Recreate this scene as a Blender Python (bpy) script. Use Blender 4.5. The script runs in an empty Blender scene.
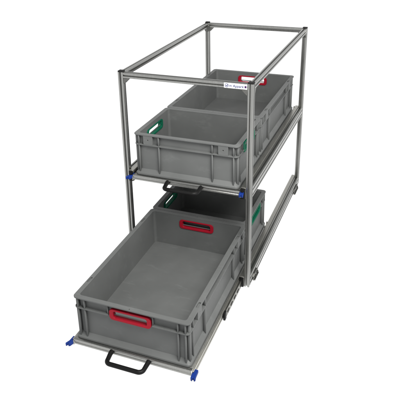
import bpy, bmesh, math, random
from mathutils import Vector, Matrix
random.seed(4)
S = bpy.context.scene
C = S.collection
MM = 0.001
PI = math.pi

# ------------------------------------------------------------------ materials
def new_mat(name):
    m = bpy.data.materials.new(name)
    m.use_nodes = True
    nt = m.node_tree
    return m, nt, nt.nodes['Principled BSDF']

def plastic(name, col, rough=.5, spec=.35, var=.12, grain=.25, scale=900, scuff=.05):
    m, nt, b = new_mat(name)
    tc = nt.nodes.new('ShaderNodeTexCoord')
    n1 = nt.nodes.new('ShaderNodeTexNoise'); n1.inputs['Scale'].default_value = 9; n1.inputs['Detail'].default_value = 5
    n2 = nt.nodes.new('ShaderNodeTexNoise'); n2.inputs['Scale'].default_value = scale; n2.inputs['Detail'].default_value = 2
    nt.links.new(tc.outputs['Object'], n1.inputs['Vector']); nt.links.new(tc.outputs['Object'], n2.inputs['Vector'])
    r = nt.nodes.new('ShaderNodeMapRange')
    r.inputs['From Min'].default_value = .3; r.inputs['From Max'].default_value = .7
    r.inputs['To Min'].default_value = 1 - var; r.inputs['To Max'].default_value = 1 + var
    nt.links.new(n1.outputs['Fac'], r.inputs['Value'])
    # handling marks: short rubbed streaks and dusty patches
    mp = nt.nodes.new('ShaderNodeMapping'); mp.inputs['Scale'].default_value = (1, 3.5, 2); mp.inputs['Rotation'].default_value = (.3, .2, .6)
    n3 = nt.nodes.new('ShaderNodeTexNoise'); n3.inputs['Scale'].default_value = 14; n3.inputs['Detail'].default_value = 9; n3.inputs['Roughness'].default_value = .7
    nt.links.new(tc.outputs['Object'], mp.inputs['Vector']); nt.links.new(mp.outputs['Vector'], n3.inputs['Vector'])
    r3 = nt.nodes.new('ShaderNodeMapRange'); r3.inputs['From Min'].default_value = .56; r3.inputs['From Max'].default_value = .72
    r3.inputs['To Min'].default_value = 0; r3.inputs['To Max'].default_value = scuff
    nt.links.new(n3.outputs['Fac'], r3.inputs['Value'])
    ad = nt.nodes.new('ShaderNodeMath'); ad.operation = 'ADD'
    nt.links.new(r.outputs['Result'], ad.inputs[0]); nt.links.new(r3.outputs['Result'], ad.inputs[1])
    mx = nt.nodes.new('ShaderNodeVectorMath'); mx.operation = 'SCALE'
    mx.inputs[0].default_value = col
    nt.links.new(ad.outputs['Value'], mx.inputs['Scale'])
    nt.links.new(mx.outputs['Vector'], b.inputs['Base Color'])
    r2 = nt.nodes.new('ShaderNodeMapRange')
    r2.inputs['To Min'].default_value = rough - .1; r2.inputs['To Max'].default_value = rough + .1
    nt.links.new(n1.outputs['Fac'], r2.inputs['Value']); nt.links.new(r2.outputs['Result'], b.inputs['Roughness'])
    b.inputs['Specular IOR Level'].default_value = spec
    bp = nt.nodes.new('ShaderNodeBump'); bp.inputs['Strength'].default_value = grain; bp.inputs['Distance'].default_value = .0004
    nt.links.new(n2.outputs['Fac'], bp.inputs['Height']); nt.links.new(bp.outputs['Normal'], b.inputs['Normal'])
    return m

def metal(name, col, rough=.38, streak=(60, 60, 2), metallic=1.0, var=.1):
    m, nt, b = new_mat(name)
    tc = nt.nodes.new('ShaderNodeTexCoord')
    mp = nt.nodes.new('ShaderNodeMapping'); mp.inputs['Scale'].default_value = streak
    n = nt.nodes.new('ShaderNodeTexNoise'); n.inputs['Scale'].default_value = 8; n.inputs['Detail'].default_value = 6
    nt.links.new(tc.outputs['Object'], mp.inputs['Vector']); nt.links.new(mp.outputs['Vector'], n.inputs['Vector'])
    r = nt.nodes.new('ShaderNodeMapRange')
    r.inputs['From Min'].default_value = .3; r.inputs['From Max'].default_value = .7
    r.inputs['To Min'].default_value = 1 - var; r.inputs['To Max'].default_value = 1 + var
    nt.links.new(n.outputs['Fac'], r.inputs['Value'])
    mx = nt.nodes.new('ShaderNodeVectorMath'); mx.operation = 'SCALE'; mx.inputs[0].default_value = col
    nt.links.new(r.outputs['Result'], mx.inputs['Scale']); nt.links.new(mx.outputs['Vector'], b.inputs['Base Color'])
    r2 = nt.nodes.new('ShaderNodeMapRange')
    r2.inputs['To Min'].default_value = rough - .1; r2.inputs['To Max'].default_value = rough + .1
    nt.links.new(n.outputs['Fac'], r2.inputs['Value']); nt.links.new(r2.outputs['Result'], b.inputs['Roughness'])
    b.inputs['Metallic'].default_value = metallic
    return m

GREY = plastic('grey_polypropylene', (.091, .0945, .0935), .46, .2, .09, scuff=.2)
RED = plastic('red_plastic', (.25, .005, .015), .45, .12, .06)
GREEN = plastic('green_plastic', (.002, .075, .040), .5, .08, .06)
BLUE = plastic('blue_plastic', (.006, .024, .155), .45, .12, .1)
BLACK = plastic('black_plastic', (.005, .005, .005), .48, .14, .2, scuff=.4)
RUBBER = plastic('black_cap_plastic', (.006, .006, .006), .6, .14, .2)
ALU = metal('anodised_aluminium', (.315, .317, .305), .31)
ALUCAST = metal('cast_aluminium_bracket', (.15, .15, .142), .5, (30, 30, 30))
ZINC = metal('zinc_plated_steel', (.42, .415, .385), .40, (60, 3, 60))
STEELDARK = metal('greased_steel', (.06, .06, .056), .4, (20, 2, 20))
CARRIAGE = metal('slide_steel', (.20, .198, .18), .38, (60, 3, 60))
WHITE = plastic('white_sticker', (.72, .72, .74), .4, .3, .02)
NAVY = plastic('navy_print', (.010, .016, .085), .5, .08, .02)
TEAL = plastic('teal_print', (.02, .13, .16), .5, .2, .02)
MAROON = plastic('maroon_print', (.032, .012, .060), .5, .08, .02)

# ------------------------------------------------------------------ mesh helpers
def V(x, y, z): return Vector((x * MM, y * MM, z * MM))

def obj(name, bm, mat, parent=None, bevel=0, seg=2, smooth=30, ang=35):
    bmesh.ops.recalc_face_normals(bm, faces=bm.faces)
    me = bpy.data.meshes.new(name)
    bm.to_mesh(me); bm.free()
    me.materials.append(mat)
    me.shade_smooth()
    me.set_sharp_from_angle(angle=math.radians(smooth))
    o = bpy.data.objects.new(name, me)
    C.objects.link(o)
    if parent: o.parent = parent
    if bevel:
        md = o.modifiers.new('soft_edge', 'BEVEL')
        md.width = bevel * MM; md.segments = seg; md.limit_method = 'ANGLE'; md.angle_limit = math.radians(ang)
        md.use_clamp_overlap = True; md.harden_normals = False
    return o

def thing(name, label, cat, loc, group=None):
    o = bpy.data.objects.new(name, None)
    o.empty_display_size = .05
    C.objects.link(o)
    o.location = V(*loc)
    o['label'] = label; o['category'] = cat
    if group: o['group'] = group
    return o

def box(bm, x0, x1, y0, y1, z0, z1, bev=0):
    t = bmesh.new()
    vs = [t.verts.new(V(x, y, z)) for x in (x0, x1) for y in (y0, y1) for z in (z0, z1)]
    for f in ((0, 1, 3, 2), (4, 6, 7, 5), (0, 4, 5, 1), (2, 3, 7, 6), (0, 2, 6, 4), (1, 5, 7, 3)):
        t.faces.new([vs[i] for i in f])
    if bev:
        bmesh.ops.bevel(t, geom=t.edges[:], offset=bev * MM, segments=2, affect='EDGES', profile=.5)
    join(bm, t)

def join(bm, t):
    bmesh.ops.recalc_face_normals(t, faces=t.faces)
    me = bpy.data.meshes.new('tmp'); t.to_mesh(me); t.free()
    bm.from_mesh(me); bpy.data.meshes.remove(me)

def rrect(hx, hy, r, cx=0, cy=0, n=6):
    pts = []
    for k, (sx, sy) in enumerate(((1, 1), (-1, 1), (-1, -1), (1, -1))):
        for i in range(n + 1):
            a = PI / 2 * (k + i / n)
            pts.append((cx + sx * (hx - r) + r * math.cos(a), cy + sy * (hy - r) + r * math.sin(a)))
    return pts

AX = {'z': lambda u, v, w: V(u, v, w), 'y': lambda u, v, w: V(u, w, v), 'x': lambda u, v, w: V(w, u, v)}

def plate(bm, loops, axis, w0, w1):
    """flat plate bounded by the first loop, pierced by the others, from w0 to w1 along axis"""
    t = bmesh.new(); f = AX[axis]
    rings = []
    for lp in loops:
        a = [t.verts.new(f(u, v, w0)) for u, v in lp]
        rings.append(a)
        for i in range(len(a)): t.edges.new((a[i], a[(i + 1) % len(a)]))
    bmesh.ops.triangle_fill(t, use_beauty=True, edges=t.edges[:])
    faces = t.faces[:]
    top = {}
    for a in rings:
        for v in a: top[v] = t.verts.new(v.co + f(0, 0, w1 - w0))
    for fc in faces: t.faces.new([top[v] for v in reversed(fc.verts)])
    for a in rings:
        for i in range(len(a)):
            p, q = a[i], a[(i + 1) % len(a)]
            t.faces.new((p, q, top[q], top[p]))
    join(bm, t)

def loft(bm, loops, close=True):
    """loops: lists of (x, y, z) with equal counts, skinned one to the next"""
    t = bmesh.new()
    R = [[t.verts.new(V(*p)) for p in lp] for lp in loops]
    n = len(R[0])
    for a, b in zip(R, R[1:]):
        for i in range(n): t.faces.new((a[i], a[(i + 1) % n], b[(i + 1) % n], b[i]))
    if close:
        t.faces.new(R[0][::-1]); t.faces.new(R[-1])
    join(bm, t)

def tube(bm, path, r, n=14, caps=True):
    P = [Vector(p) for p in path]
    t = bmesh.new(); rings = []
    up = None
    for i, p in enumerate(P):
        d = (P[min(i + 1, len(P) - 1)] - P[max(i - 1, 0)]).normalized()
        if up is None:
            up = d.orthogonal().normalized()
        up = (up - d * up.dot(d)).normalized()
        s = d.cross(up)
        rr = r[i] if isinstance(r, (list, tuple)) else r
        rings.append([t.verts.new((p + (up * math.cos(2 * PI * k / n) + s * math.sin(2 * PI * k / n)) * rr) * MM) for k in range(n)])
    for a, b in zip(rings, rings[1:]):
        for i in range(n): t.faces.new((a[i], a[(i + 1) % n], b[(i + 1) % n], b[i]))
    if caps:
        t.faces.new(rings[0][::-1]); t.faces.new(rings[-1])
    join(bm, t)

def cyl(bm, c, axis, r, h, n=20):
    d = {'x': Vector((1, 0, 0)), 'y': Vector((0, 1, 0)), 'z': Vector((0, 0, 1))}[axis]
    c = Vector(c)
    tube(bm, [c, c + d * h], r, n)

# slotted aluminium section, a x b, slots every 20 mm
def section(a, b):
    def side(L, n):      # one side running along +u from -L/2 to L/2, outward is -v
        pts = []
        step = L / n
        for k in range(n):
            c = -L / 2 + step * (k + .5)
            pts += [(c - 3.3, 0), (c - 3.3, 1.6), (c - 5.4, 1.6), (c - 2.2, 7.0), (c + 2.2, 7.0), (c + 5.4, 1.6), (c + 3.3, 1.6), (c + 3.3, 0)]
        return pts
    na, nb = max(1, round(a / 20)), max(1, round(b / 20))
    out = []
    r = 2.2
    def corner(cx, cy, a0):
        return [(cx + r * math.cos(a0 + i * PI / 8), cy + r * math.sin(a0 + i * PI / 8)) for i in range(5)]
    out += [(u, -b / 2 + v) for u, v in side(a, na)]
    out += corner(a / 2 - r, -b / 2 + r, -PI / 2)
    out += [(a / 2 - v, u) for u, v in side(b, nb)]
    out += corner(a / 2 - r, b / 2 - r, 0)
    out += [(-u, b / 2 - v) for u, v in side(a, na)]
    out += corner(-a / 2 + r, b / 2 - r, PI / 2)
    out += [(-a / 2 + v, -u) for u, v in side(b, nb)]
    out += corner(-a / 2 + r, -b / 2 + r, PI)
    return out

def extrusion(axis, a, b, c0, c1, w0, w1):
    """section a x b centred on (c0, c1) of the other two axes, running w0..w1"""
    bm = bmesh.new()
    lp = [(u + c0, v + c1) for u, v in section(a, b)]
    plate(bm, [lp], axis, w0, w1)
    return bm

# ------------------------------------------------------------------ key dimensions (mm), from the photograph's perspective
XL, XR = 15, 487            # post centre lines across
YF, YB = 15, 912            # post centre lines front and back
TOP = 798
ZU, ZL = 409, 37            # where the crates stand, upper and lower
PULL = 479.5                # how far the lower tray is pulled out
CX = 251

# ------------------------------------------------------------------ the rack
rack = thing('storage_rack', 'tall open aluminium profile frame holding two slide out trays of grey crates', 'rack', (CX, 460, 0))
rack_off = -V(CX, 460, 0)
def rpart(name, bm, mat, parent=None, bevel=0, **k):
    bmesh.ops.translate(bm, verts=bm.verts, vec=rack_off)
    return obj(name, bm, mat, parent or rack, bevel, **k)

for x in (XL, XR):
    for y in (YF, YB):
        p = rpart('post', extrusion('z', 20, 20, x, y, 6, TOP - 2), ALU)
        bm = bmesh.new(); plate(bm, [rrect(10, 10, 2.2, x, y)], 'z', TOP - 2, TOP + 2)
        rpart('end_cap', bm, RUBBER, p, .8)
for y in (YF, YB):
    rpart('cross_rail', extrusion('x', 20, 20, y, TOP - 12.5, XL + 10, XR - 10), ALU)
for x in (XL, XR):
    rpart('top_rail', extrusion('y', 20, 20, x, TOP - 12.5, YF + 10, YB - 10), ALU)
    for zb in (ZU + 8, ZL + 8):
        rpart('side_rail', extrusion('y', 20, 40, x, zb - 20, YF + 10, YB - 10), ALU)

def gusset(cx, cy, z, du, axis):
    """cast corner bracket under a rail: two legs and a sloping web"""
    bm = bmesh.new()
    L = 20
    if axis == 'x':
        tri = [(cx, z), (cx + du * L, z), (cx + du * L, z - 4), (cx + du * 4, z - L), (cx, z - L)]
        plate(bm, [tri], 'y', cy - 8.5, cy + 8.5)
    else:
        tri = [(cy, z), (cy + du * L, z), (cy + du * L, z - 4), (cy + du * 4, z - L), (cy, z - L)]
        plate(bm, [tri], 'x', cx - 8.5, cx + 8.5)
    rpart('corner_bracket', bm, ALUCAST, None, 1.2)
zt = TOP - 22.5
for y in (YF, YB):
    gusset(XL + 10, y, zt, 1, 'x'); gusset(XR - 10, y, zt, -1, 'x')
for x in (XL, XR):
    gusset(x, YF + 10, zt, 1, 'y'); gusset(x, YB - 10, zt, -1, 'y')

# fixed member of each drawer slide: a rolled steel channel on the inner face of the side rail
def channel(bm, x_web, into, depth, z0, z1, y0, y1, t=1.6, lip=5):
    s = into
    d = depth; r = min(3.0, depth / 3)
    top = [(x_web, z1)]
    rc = [(d - r + r * math.sin(k * PI / 8), z1 - r + r * math.cos(k * PI / 8)) for k in range(5)]
    pts = [(0, z0), (d, z0), (d, z0 + lip), (d - t, z0 + lip), (d - t, z0 + t), (t, z0 + t), (t, z1 - t), (d - r, z1 - t), (d - t, z1 - r), (d - t, z1 - lip), (d, z1 - lip)]
    pts += rc[::-1] + [(0, z1)]
    plate(bm, [[(x_web + s * u, v) for u, v in pts]], 'y', y0, y1)
for zb in (ZU + 8, ZL + 8):
    for xw, s in ((XL + 10, 1), (XR - 10, -1)):
        bm = bmesh.new(); channel(bm, xw + s * .3, s, 17.2, zb - 40, zb + 2.5, 4, YB + 6, 1.6, 9)
        sl = rpart('slide_channel', bm, ZINC, None, .6)
        bm = bmesh.new()
        a, b = sorted((xw + s * .4, xw + s * 17))
        box(bm, a, b, -1, 3.6, zb - 39, zb + 1.5, 1)
        box(bm, *sorted((xw + s * 6, xw + s * 15)), -6, -1.4, zb - 12, zb - 4, 1)
        rpart('bumper', bm, BLACK, sl)

# floor brackets bolted low on the outside of the bottom rails
for x, s in ((XL - 10, -1), (XR + 10, 1)):
    for y0, y1 in ((58, 118), (792, 872)):
        bm = bmesh.new()
        a, b = sorted((x + s * .3, x + s * 4.3))
        prof = [(y0, 1), (y1, 1), (y1, 18), (y1 - 10, 27), (y0 + 10, 27), (y0, 18)]
        plate(bm, [prof], 'x', a, b)
        a, b = sorted((x + s * 4.1, x + s * 9)); box(bm, a, b, y0 + 2, y1 - 2, 1, 5)
        br = rpart('floor_bracket', bm, ALUCAST, None, .8)
        for yy in (y0 + 15, y1 - 15):
            bm = bmesh.new(); a, b = sorted((x + s * 4.2, x + s * 8.5))
            plate(bm, [rrect(5, 5, 4.9, yy, 14)], 'x', a, b)
            rpart('bolt', bm, STEELDARK, br, .6)

# sticker on the front cross rail
def text_mesh(body, size, mat, parent, x, y, z, name, bold=0):
    cu = bpy.data.curves.new('txt', 'FONT'); cu.body = body; cu.size = size * MM; cu.extrude = .00008; cu.offset = bold
    o = bpy.data.objects.new('txt', cu); C.objects.link(o)
    dg = bpy.context.evaluated_depsgraph_get(); dg.update()
    me = bpy.data.meshes.new_from_object(o.evaluated_get(dg))
    w = max(v.co.x for v in me.vertices) - min(v.co.x for v in me.vertices)
    bpy.data.objects.remove(o); bpy.data.curves.remove(cu)
    me.transform(Matrix.Rotation(PI / 2, 4, 'X'))
    me.transform(Matrix.Translation(V(x, y, z) + rack_off))
    me.materials.clear(); me.materials.append(mat)
    t = bpy.data.objects.new(name, me); C.objects.link(t); t.parent = parent
    return w / MM
bm = bmesh.new(); plate(bm, [rrect(39.5, 8.6, .8, 436.5, 785.5)], 'y', 4.3, 4.9)
sticker = rpart('sticker', bm, WHITE)
bm = bmesh.new()
plate(bm, [rrect(6.4, 6.4, 6.3, 406.5, 785.5), rrect(4.7, 4.7, 4.6, 406.5, 785.5)], 'y', 4.1, 4.35)
plate(bm, [rrect(2.4, 1.5, .6, 405.6, 784.2)], 'y', 4.1, 4.35)
plate(bm, [rrect(.9, 3.0, .4, 409.2, 785.9)], 'y', 4.1, 4.35)
rpart('emblem', bm, NAVY, sticker)
w = text_mesh('m·Appare', 12.2, NAVY, sticker, 415.2, 4.2, 781.4, 'lettering', .0003)
bm = bmesh.new(); plate(bm, [rrect(3.4, 3.6, .6, 470.5, 785.2)], 'y', 4.1, 4.35)
rpart('mark', bm, MAROON, sticker)

# ------------------------------------------------------------------ pull-out trays
def make_tray(y_off, zb, label, extended):
    t = thing('pull_out_tray', label, 'tray', (CX, y_off + 440, zb - 17), 'pull out trays')
    off = -V(CX, y_off + 440, zb - 17)
    def part(name, bm, mat, parent=None, bevel=0, **k):
        bmesh.ops.translate(bm, verts=bm.verts, vec=off)
        return obj(name, bm, mat, parent or t, bevel, **k)
    z0, z1 = zb - 19, zb - .25
    # front beam: folded section with a long groove
    def beam(ya, yb2, xa, xb):
        bm = bmesh.new()
        prof = [(ya, z0), (yb2, z0), (yb2, z1), (ya + 3.5, z1), (ya + 1, z1 - 1.2), (ya, z1 - 3.5), (ya, z1 - 6), (ya + 2.2, z1 - 7), (ya + 2.2, z0 + 6), (ya, z0 + 5)]
        plate(bm, [prof], 'x', xa, xb)
        return bm
    fy = y_off - 7
    part('front_beam', beam(fy, y_off + 6, 45, 457), ALU, None, .5)
    bm = bmesh.new(); box(bm, 47, 455, y_off + 868, y_off + 888, z0 + .5, z1 - .4, 1); part('rear_beam', bm, ALU)
    for xa, xb in ((46, 66), (436, 456)):
        bm = bmesh.new(); box(bm, xa, xb, y_off + 6.3, y_off + 867.7, z0 + .4, z1 - .3, 1); part('side_beam', bm, ALU)
    bm = bmesh.new(); box(bm, 66.3, 435.7, y_off + 6.5, y_off + 867.5, z0 + 5, z0 + 8); part('base_plate', bm, ALUCAST)
    # inner slide members with a turned-up rear stop
    for xa, s in ((45.7, -1), (456.3, 1)):
        bm = bmesh.new()
        a, b = sorted((xa, xa + s * 2.4))
        ya, yb2 = y_off - 8, y_off + 902
        prof = [(ya, zb - 24), (yb2, zb - 24), (yb2 + 8, zb - 14), (yb2 + 8, zb + 4), (yb2, zb + 13), (yb2 - 14, zb + 12), (yb2 - 30, zb - 4), (ya + 8, zb - 4), (ya, zb - 8)]
        plate(bm, [prof], 'x', a, b)
        for q0, q1, dp in ((zb - 26, zb - 20.5, 6.5), (zb - 17, zb - 13, 5), (zb - 9, zb - 4.5, 6.5)):
            a, b = sorted((xa + s * 2.3, xa + s * dp)); box(bm, a, b, ya + 6, yb2 - 30, q0, q1, .7)
        part('slide_member', bm, ZINC, None, .4)
        if extended:       # the intermediate member, half way out, with its ball cage
            bm = bmesh.new()
            xw = xa + s * 13.5
            channel(bm, xw, -s, 6.0, zb - 29, zb, -188, 430, 1.4, 4)
            im = part('slide_carriage', bm, CARRIAGE, None, .4)
            bm = bmesh.new(); a, b = sorted((xa + s * 7.6, xa + s * 15.5))
            box(bm, a, b, -203, -187, zb - 30, zb + 2, 1.2)
            part('stop_block', bm, BLACK, im)
            bm = bmesh.new(); a, b = sorted((xa + s * 13.7, xa + s * 15.2))
            for k in range(6):
                box(bm, a, b, -170 + k * 38, -150 + k * 38, zb - 20, zb - 13, .4)
            part('ball_cage', bm, STEELDARK, im)
        # blue release lever at the front end
        bm = bmesh.new()
        xm = xa - s * 0 + s * 8.5
        o = s * 1.0
        # plan outline: two short prongs pointing forward
        pl = [(-7, 22), (7, 22), (7.5, -2), (8, -16), (3, -19), (1.8, -14), (-1.8, -14), (-3, -21), (-8, -18), (-7.5, -2)]
        lean = -7 if s < 0 else 3
        loop = [(xm + u - lean * (min(v, 0) / 20), fy + 2 + v * .95) for u, v in pl]
        dz = 7 if extended else 0
        plate(bm, [loop], 'z', zb - 15 - dz, zb - 3.5 - dz)
        part('release_lever', bm, BLUE, None, 1.6, seg=3)
    # bow handle
    bm = bmesh.new()
    xl, xr, yo, r = 189, 314, fy - 48, 15
    zc = zb - 9
    path = [(xl - 3, fy + 1, zc), (xl - 3, fy - 10, zc - .5)]
    def arc(cx, cy, a0, a1, n=8):
        return [(cx + r * math.cos(a0 + (a1 - a0) * i / n), cy + r * math.sin(a0 + (a1 - a0) * i / n), zc - 3) for i in range(n + 1)]
    path += arc(xl + r, yo + r, PI, 1.5 * PI) + arc(xr - r, yo + r, 1.5 * PI, 2 * PI)
    path += [(xr + 1, fy - 10, zc - .5), (xr + 1, fy + 1, zc)]
    rad = [8.2, 7.6] + [7.2] * 18 + [7.6, 8.2]
    tube(bm, path, rad, 18)
    h = part('bow_handle', bm, BLACK)
    return t

make_tray(0.0, ZU, 'upper slide out tray pushed fully in under two crates, black bow handle in front', False)
make_tray(-PULL, ZL, 'lower slide out tray pulled far forward under the largest crate in front', True)

# ------------------------------------------------------------------ stacking crates
H = 162
def make_crate(sx, sy, handle_axis, grip_mat, label, loc):
    t = thing('stacking_crate', label, 'crate', loc, 'grey stacking crates')
    hx, hy = sx / 2 - .6, sy / 2 - .6
    bm = bmesh.new()
    IN, TH = 13, 3.2          # outer wall face inset from the rim, wall thickness
    wx, wy = hx - IN, hy - IN
    z0, z1 = 5, H - 2
    ZH, HW, HH = H - 36, 67, 16.5     # opening behind the grip: centre height, half width, half height
    n = 6
    out = rrect(wx, wy, 12, n=n); inn = rrect(wx - TH, wy - TH, 9, n=n)
    N = len(out)
    tb = bmesh.new()
    def ring(lp, z): return [tb.verts.new(V(x, y, z)) for x, y in lp]
    inn0 = rrect(wx - TH - 2.5, wy - TH - 2.5, 12, n=n)   # draft: the inside narrows to the floor
    ob, ot, ib, it = ring(out, z0), ring(out, z1), ring(inn0, z0 + 4), ring(inn, z1)
    # straight sides: k = n -> +y side, 2n+1 -> -x side, 3n+2 -> -y side, 4n+3 -> +x side
    open_sides = {'y': (n, 3 * n + 2), 'x': (2 * n + 1, 4 * n + 3)}[handle_axis]
    hole = rrect(HW, HH, 9, 0, ZH, 5)
    for i in range(N):
        j = (i + 1) % N
        if i in open_sides:
            loops = []
            for (b, tp) in ((ob, ot), (ib, it)):
                A, B, Cc, D = b[i], b[j], tp[j], tp[i]
                hv = []
                for u, zz in hole:
                    k = (zz * MM - A.co.z) / (D.co.z - A.co.z)
                    if handle_axis == 'y': hv.append(tb.verts.new((u * MM, A.co.y + (D.co.y - A.co.y) * k, zz * MM)))
                    else: hv.append(tb.verts.new((A.co.x + (D.co.x - A.co.x) * k, u * MM, zz * MM)))
                ed = []
                for p, q in ((A, B), (B, Cc), (Cc, D), (D, A)): ed.append(tb.edges.get((p, q)) or tb.edges.new((p, q)))
                for q in range(len(hv)): ed.append(tb.edges.new((hv[q], hv[(q + 1) % len(hv)])))
                bmesh.ops.triangle_fill(tb, use_beauty=True, edges=ed)
                loops.append(hv)
            a, b = loops
            for q in range(len(a)): tb.faces.new((a[q], a[(q + 1) % len(a)], b[(q + 1) % len(a)], b[q]))
        else:
            tb.faces.new((ob[i], ob[j], ot[j], ot[i])); tb.faces.new((ib[j], ib[i], it[i], it[j]))
    for i in range(N):
        j = (i + 1) % N
        tb.faces.new((ot[i], ot[j], it[j], it[i]))
    tb.faces.new(ib)            # inside floor
    tb.faces.new(ob[::-1])      # underside
    join(bm, tb)
    # rim flange with hook slots in it
    slots = []
    if sy > 450:
        for s in (-1, 1):
            for yy in (-203, 203): slots.append(rrect(4.0, 14, 3, s * (hx - 8.0), yy, 3))
    dots = [rrect(1.9, 1.9, 1.85, 0, s * (hy - 5.5), 4) for s in (-1, 1)] if handle_axis == 'y' else []
    inner_rim = rrect(wx - TH - .2, wy - TH - .2, 9, n=n)
    plate(bm, [rrect(hx, hy, 14, n=n), inner_rim] + slots + dots, 'z', H - 4.5, H)
    for sl in slots:  # closed sleeve added under each slot to keep light out and darken it
        cx_ = sum(p[0] for p in sl) / len(sl); cy_ = sum(p[1] for p in sl) / len(sl)
        plate(bm, [rrect(4.9, 15, 3.4, cx_, cy_, 3), rrect(4.05, 14.05, 3, cx_, cy_, 3)], 'z', H - 32, H - 4.4)
        box(bm, cx_ - 4.6, cx_ + 4.6, cy_ - 14.6, cy_ + 14.6, H - 33.5, H - 31.8)
    # raised bead along the inside edge of the rim
    # second rim, set back to the wall where the grips sit
    zr = H - 43
    def loop_with_gap(ix, half):
        ax, ay = hx - ix, hy - ix
        pts = rrect(ax, ay, 13, n=n)
        res = []
        gw = 76
        for i, p in enumerate(pts):
            res.append(p)
            if i in open_sides:
                q = pts[(i + 1) % N]
                if handle_axis == 'y':
                    s = 1 if p[1] > 0 else -1
                    dx = 1 if q[0] > p[0] else -1
                    res += [(-gw * dx, p[1]), (-gw * dx, s * (wy + .2)), (gw * dx, s * (wy + .2)), (gw * dx, p[1])]
                else:
                    s = 1 if p[0] > 0 else -1
                    dy = 1 if q[1] > p[1] else -1
                    res += [(p[0], -gw * dy), (s * (wx + .2), -gw * dy), (s * (wx + .2), gw * dy), (p[0], gw * dy)]
        return res
    plate(bm, [loop_with_gap(1.8, 0), rrect(wx - .8, wy - .8, 11, n=n)], 'z', zr, zr + 4)
    # small hood over each grip
    # base plinth with a sloping shoulder
    def l3(i, z): return [(x, y, z) for x, y in rrect(hx - i, hy - i, 13, n=n)]
    loft(bm, [l3(.4, 0), l3(-.6, 1), l3(-.4, 7), l3(IN - .3, 21), ])
    # ribs
    def rib(axis, s, u, z_a, z_b, w=2.2, d=None):
        lo = IN - .8; hi = 3.0 if d is None else d
        if axis == 'y':   # on the +-y faces, position u along x
            ya, yb = sorted((s * (hy - lo), s * (hy - hi)))
            box(bm, u - w, u + w, ya, yb, z_a, z_b, .6)
        else:
            xa, xb = sorted((s * (hx - lo), s * (hx - hi)))
            box(bm, xa, xb, u - w, u + w, z_a, z_b, .6)
    def block(axis, s, u, hw):
        ya = hy if axis == 'y' else hx
        a, b = sorted((s * (ya - IN + .8), s * (ya - 1.2)))
        lp = [(u - hw, zr + 3.6), (u + hw, zr + 3.6), (u + hw, H - 4.2), (u - hw, H - 4.2)]
        hole_ = rrect(2.1, 2.1, 2.0, u, zr + 22, 4)
        plate(bm, [lp, hole_], axis, a, b)
    for axis, L in (('y', sx), ('x', sy)):
        h = L / 2
        if axis == handle_axis:
            us = (h - 16, h - 40) if L == 400 else (h - 16, h - 38)
        else:
            us = (h - 20, h - 98) if L == 400 else (h - 40, h - 148)
            if L == 600:
                for s in (-1, 1):
                    for q in (-1, 1): rib(axis, s, q * (h - 19), 12, H - 3, 6, 4)
        for s in (-1, 1):
            for u in us:
                for q in (-1, 1):
                    rib(axis, s, q * u, 12, zr + 1)
                    rib(axis, s, q * u, zr + 3, H - 4, 2.2, 2.2)
            if axis == handle_axis:
                for q in (-1, 1):
                    rib(axis, s, q * 77.5, zr - 2, H - 4, 1.6, 5)
            else:
                b = h - 57 if L == 400 else h - 92
                for q in (-1, 1): block(axis, s, q * b, 18)
    body = obj('crate_body', bm, GREY, t, .9, seg=2)
    # grips: rounded rings clipped into the two openings
    for s in (-1, 1):
        g = bmesh.new()
        half = hy if handle_axis == 'y' else hx
        ax = handle_axis
        a, b = sorted((s * (half - 3.2), s * (half - IN - TH - 4.6)))
        o_loop = rrect(71.5, 20, 13, 0, ZH, 8); i_loop = rrect(58, 13, 8, 0, ZH + 1, 8)
        # waist through the wall, wider flanges outside and inside
        fl = 3.4
        a1, b1 = sorted((s * (half - 3.2), s * (half - IN + .4)))
        plate(g, [o_loop, i_loop], ax, a1, b1)
        a2, b2 = sorted((s * (half - IN - TH - .2), s * (half - IN - TH - 4.4)))
        plate(g, [rrect(71, 19.5, 13, 0, ZH, 8), rrect(58.1, 13.1, 8, 0, ZH + 1, 8)], ax, a2, b2)
        a3, b3 = sorted((s * (half - IN + .2), s * (half - IN - TH - .4)))
        plate(g, [rrect(66.6, 16.1, 9, 0, ZH, 8), rrect(58.2, 13.2, 8, 0, ZH + 1, 8)], ax, a3, b3)
        obj('grip', g, grip_mat, t, 1.2, seg=3)
    return t

y0 = 3.4
make_crate(400, 300, 'x', GREEN, 'short grey crate with green grips, front one on the upper tray', (CX, y0 + 150, ZU))
make_crate(400, 600, 'y', RED, 'long grey crate with red grips, standing at the back of the upper tray', (CX, y0 + 601, ZU))
make_crate(400, 600, 'y', RED, 'large grey crate with red grips, out in front on the pulled out lower tray', (CX, y0 - PULL + 300, ZL))
make_crate(400, 300, 'x', GREEN, 'short grey crate with green grips, behind the large crate on the lower tray', (CX, y0 - PULL + 751, ZL))

# ------------------------------------------------------------------ white studio surface
FLOOR = True
if FLOOR:
    # translucent sheet added so light from below washes out the shadows
    m, nt, b = new_mat('shadowless_white_floor')
    nt.nodes.remove(b)
    df = nt.nodes.new('ShaderNodeBsdfDiffuse'); df.inputs['Color'].default_value = (.97, .97, .97, 1)
    tl = nt.nodes.new('ShaderNodeBsdfTranslucent'); tl.inputs['Color'].default_value = (.97, .97, .97, 1)
    mix = nt.nodes.new('ShaderNodeMixShader'); mix.inputs['Fac'].default_value = .86
    nt.links.new(df.outputs['BSDF'], mix.inputs[1]); nt.links.new(tl.outputs['BSDF'], mix.inputs[2])
    nt.links.new(mix.outputs['Shader'], nt.nodes['Material Output'].inputs['Surface'])
    bm = bmesh.new()
    n = 48
    vs = [bm.verts.new((30 * math.cos(2 * PI * i / n), 30 * math.sin(2 * PI * i / n), 0)) for i in range(n)]
    bm.faces.new(vs)
    g = obj('ground', bm, m); g['kind'] = 'structure'

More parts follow.
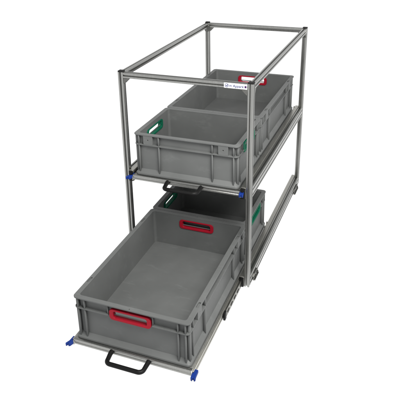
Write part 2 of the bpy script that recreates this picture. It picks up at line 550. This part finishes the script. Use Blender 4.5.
# ------------------------------------------------------------------ light
w = bpy.data.worlds.new('World'); S.world = w; w.use_nodes = True
nt = w.node_tree; bg = nt.nodes['Background']
bg.inputs['Strength'].default_value = 1.22
# invented surroundings: white below to shine through the ground, dimmer towards the ceiling
tc = nt.nodes.new('ShaderNodeTexCoord'); sp = nt.nodes.new('ShaderNodeSeparateXYZ')
mr = nt.nodes.new('ShaderNodeMapRange'); mr.inputs['From Min'].default_value = 0; mr.inputs['From Max'].default_value = .8
mr.inputs['To Min'].default_value = 1; mr.inputs['To Max'].default_value = .42
cb = nt.nodes.new('ShaderNodeCombineColor')
nt.links.new(tc.outputs['Generated'], sp.inputs['Vector']); nt.links.new(sp.outputs['Z'], mr.inputs['Value'])
for k in ('Red', 'Green', 'Blue'): nt.links.new(mr.outputs['Result'], cb.inputs[k])
nt.links.new(cb.outputs['Color'], bg.inputs['Color'])

def area(name, loc, target, size, power, col=(1, 1, 1)):
    l = bpy.data.lights.new(name, 'AREA'); l.shape = 'RECTANGLE'; l.size, l.size_y = size; l.energy = power; l.color = col
    o = bpy.data.objects.new(name, l); C.objects.link(o); o.location = loc
    d = Vector(target) - Vector(loc); o.rotation_euler = d.to_track_quat('-Z', 'Y').to_euler()
    o['kind'] = 'structure'
    return o
area('softbox', (1.1, -.8, 1.8), (.25, .1, .4), (.8, .8), 72, (1, .985, .955))

# ------------------------------------------------------------------ camera
cam = bpy.data.cameras.new('camera'); co = bpy.data.objects.new('camera', cam); C.objects.link(co)
Rm = Matrix(((0.9325468206705511, -0.1238942114169217, 0.33912630631466223), (0.360550301075327, 0.3689162107522765, -0.85668215216536), (-0.0189712322145424, 0.9211683091713267, 0.3887017346587237)))
M = Rm.to_4x4(); M.translation = V(966.4326, -1725.8309, 1350.5046)
co.matrix_world = M
cam.sensor_width = 36; cam.sensor_fit = 'HORIZONTAL'
cam.lens = 578.8372 / 400 * 36
cam.shift_x = (200 - 192.319) / 400; cam.shift_y = (142.570 - 200) / 400
cam.clip_start = .05; cam.clip_end = 100
S.camera = co

S.view_settings.view_transform = 'Standard'; S.view_settings.look = 'None'
S.view_settings.exposure = 0; S.view_settings.gamma = 1
S.render.resolution_x = S.render.resolution_y = 1024
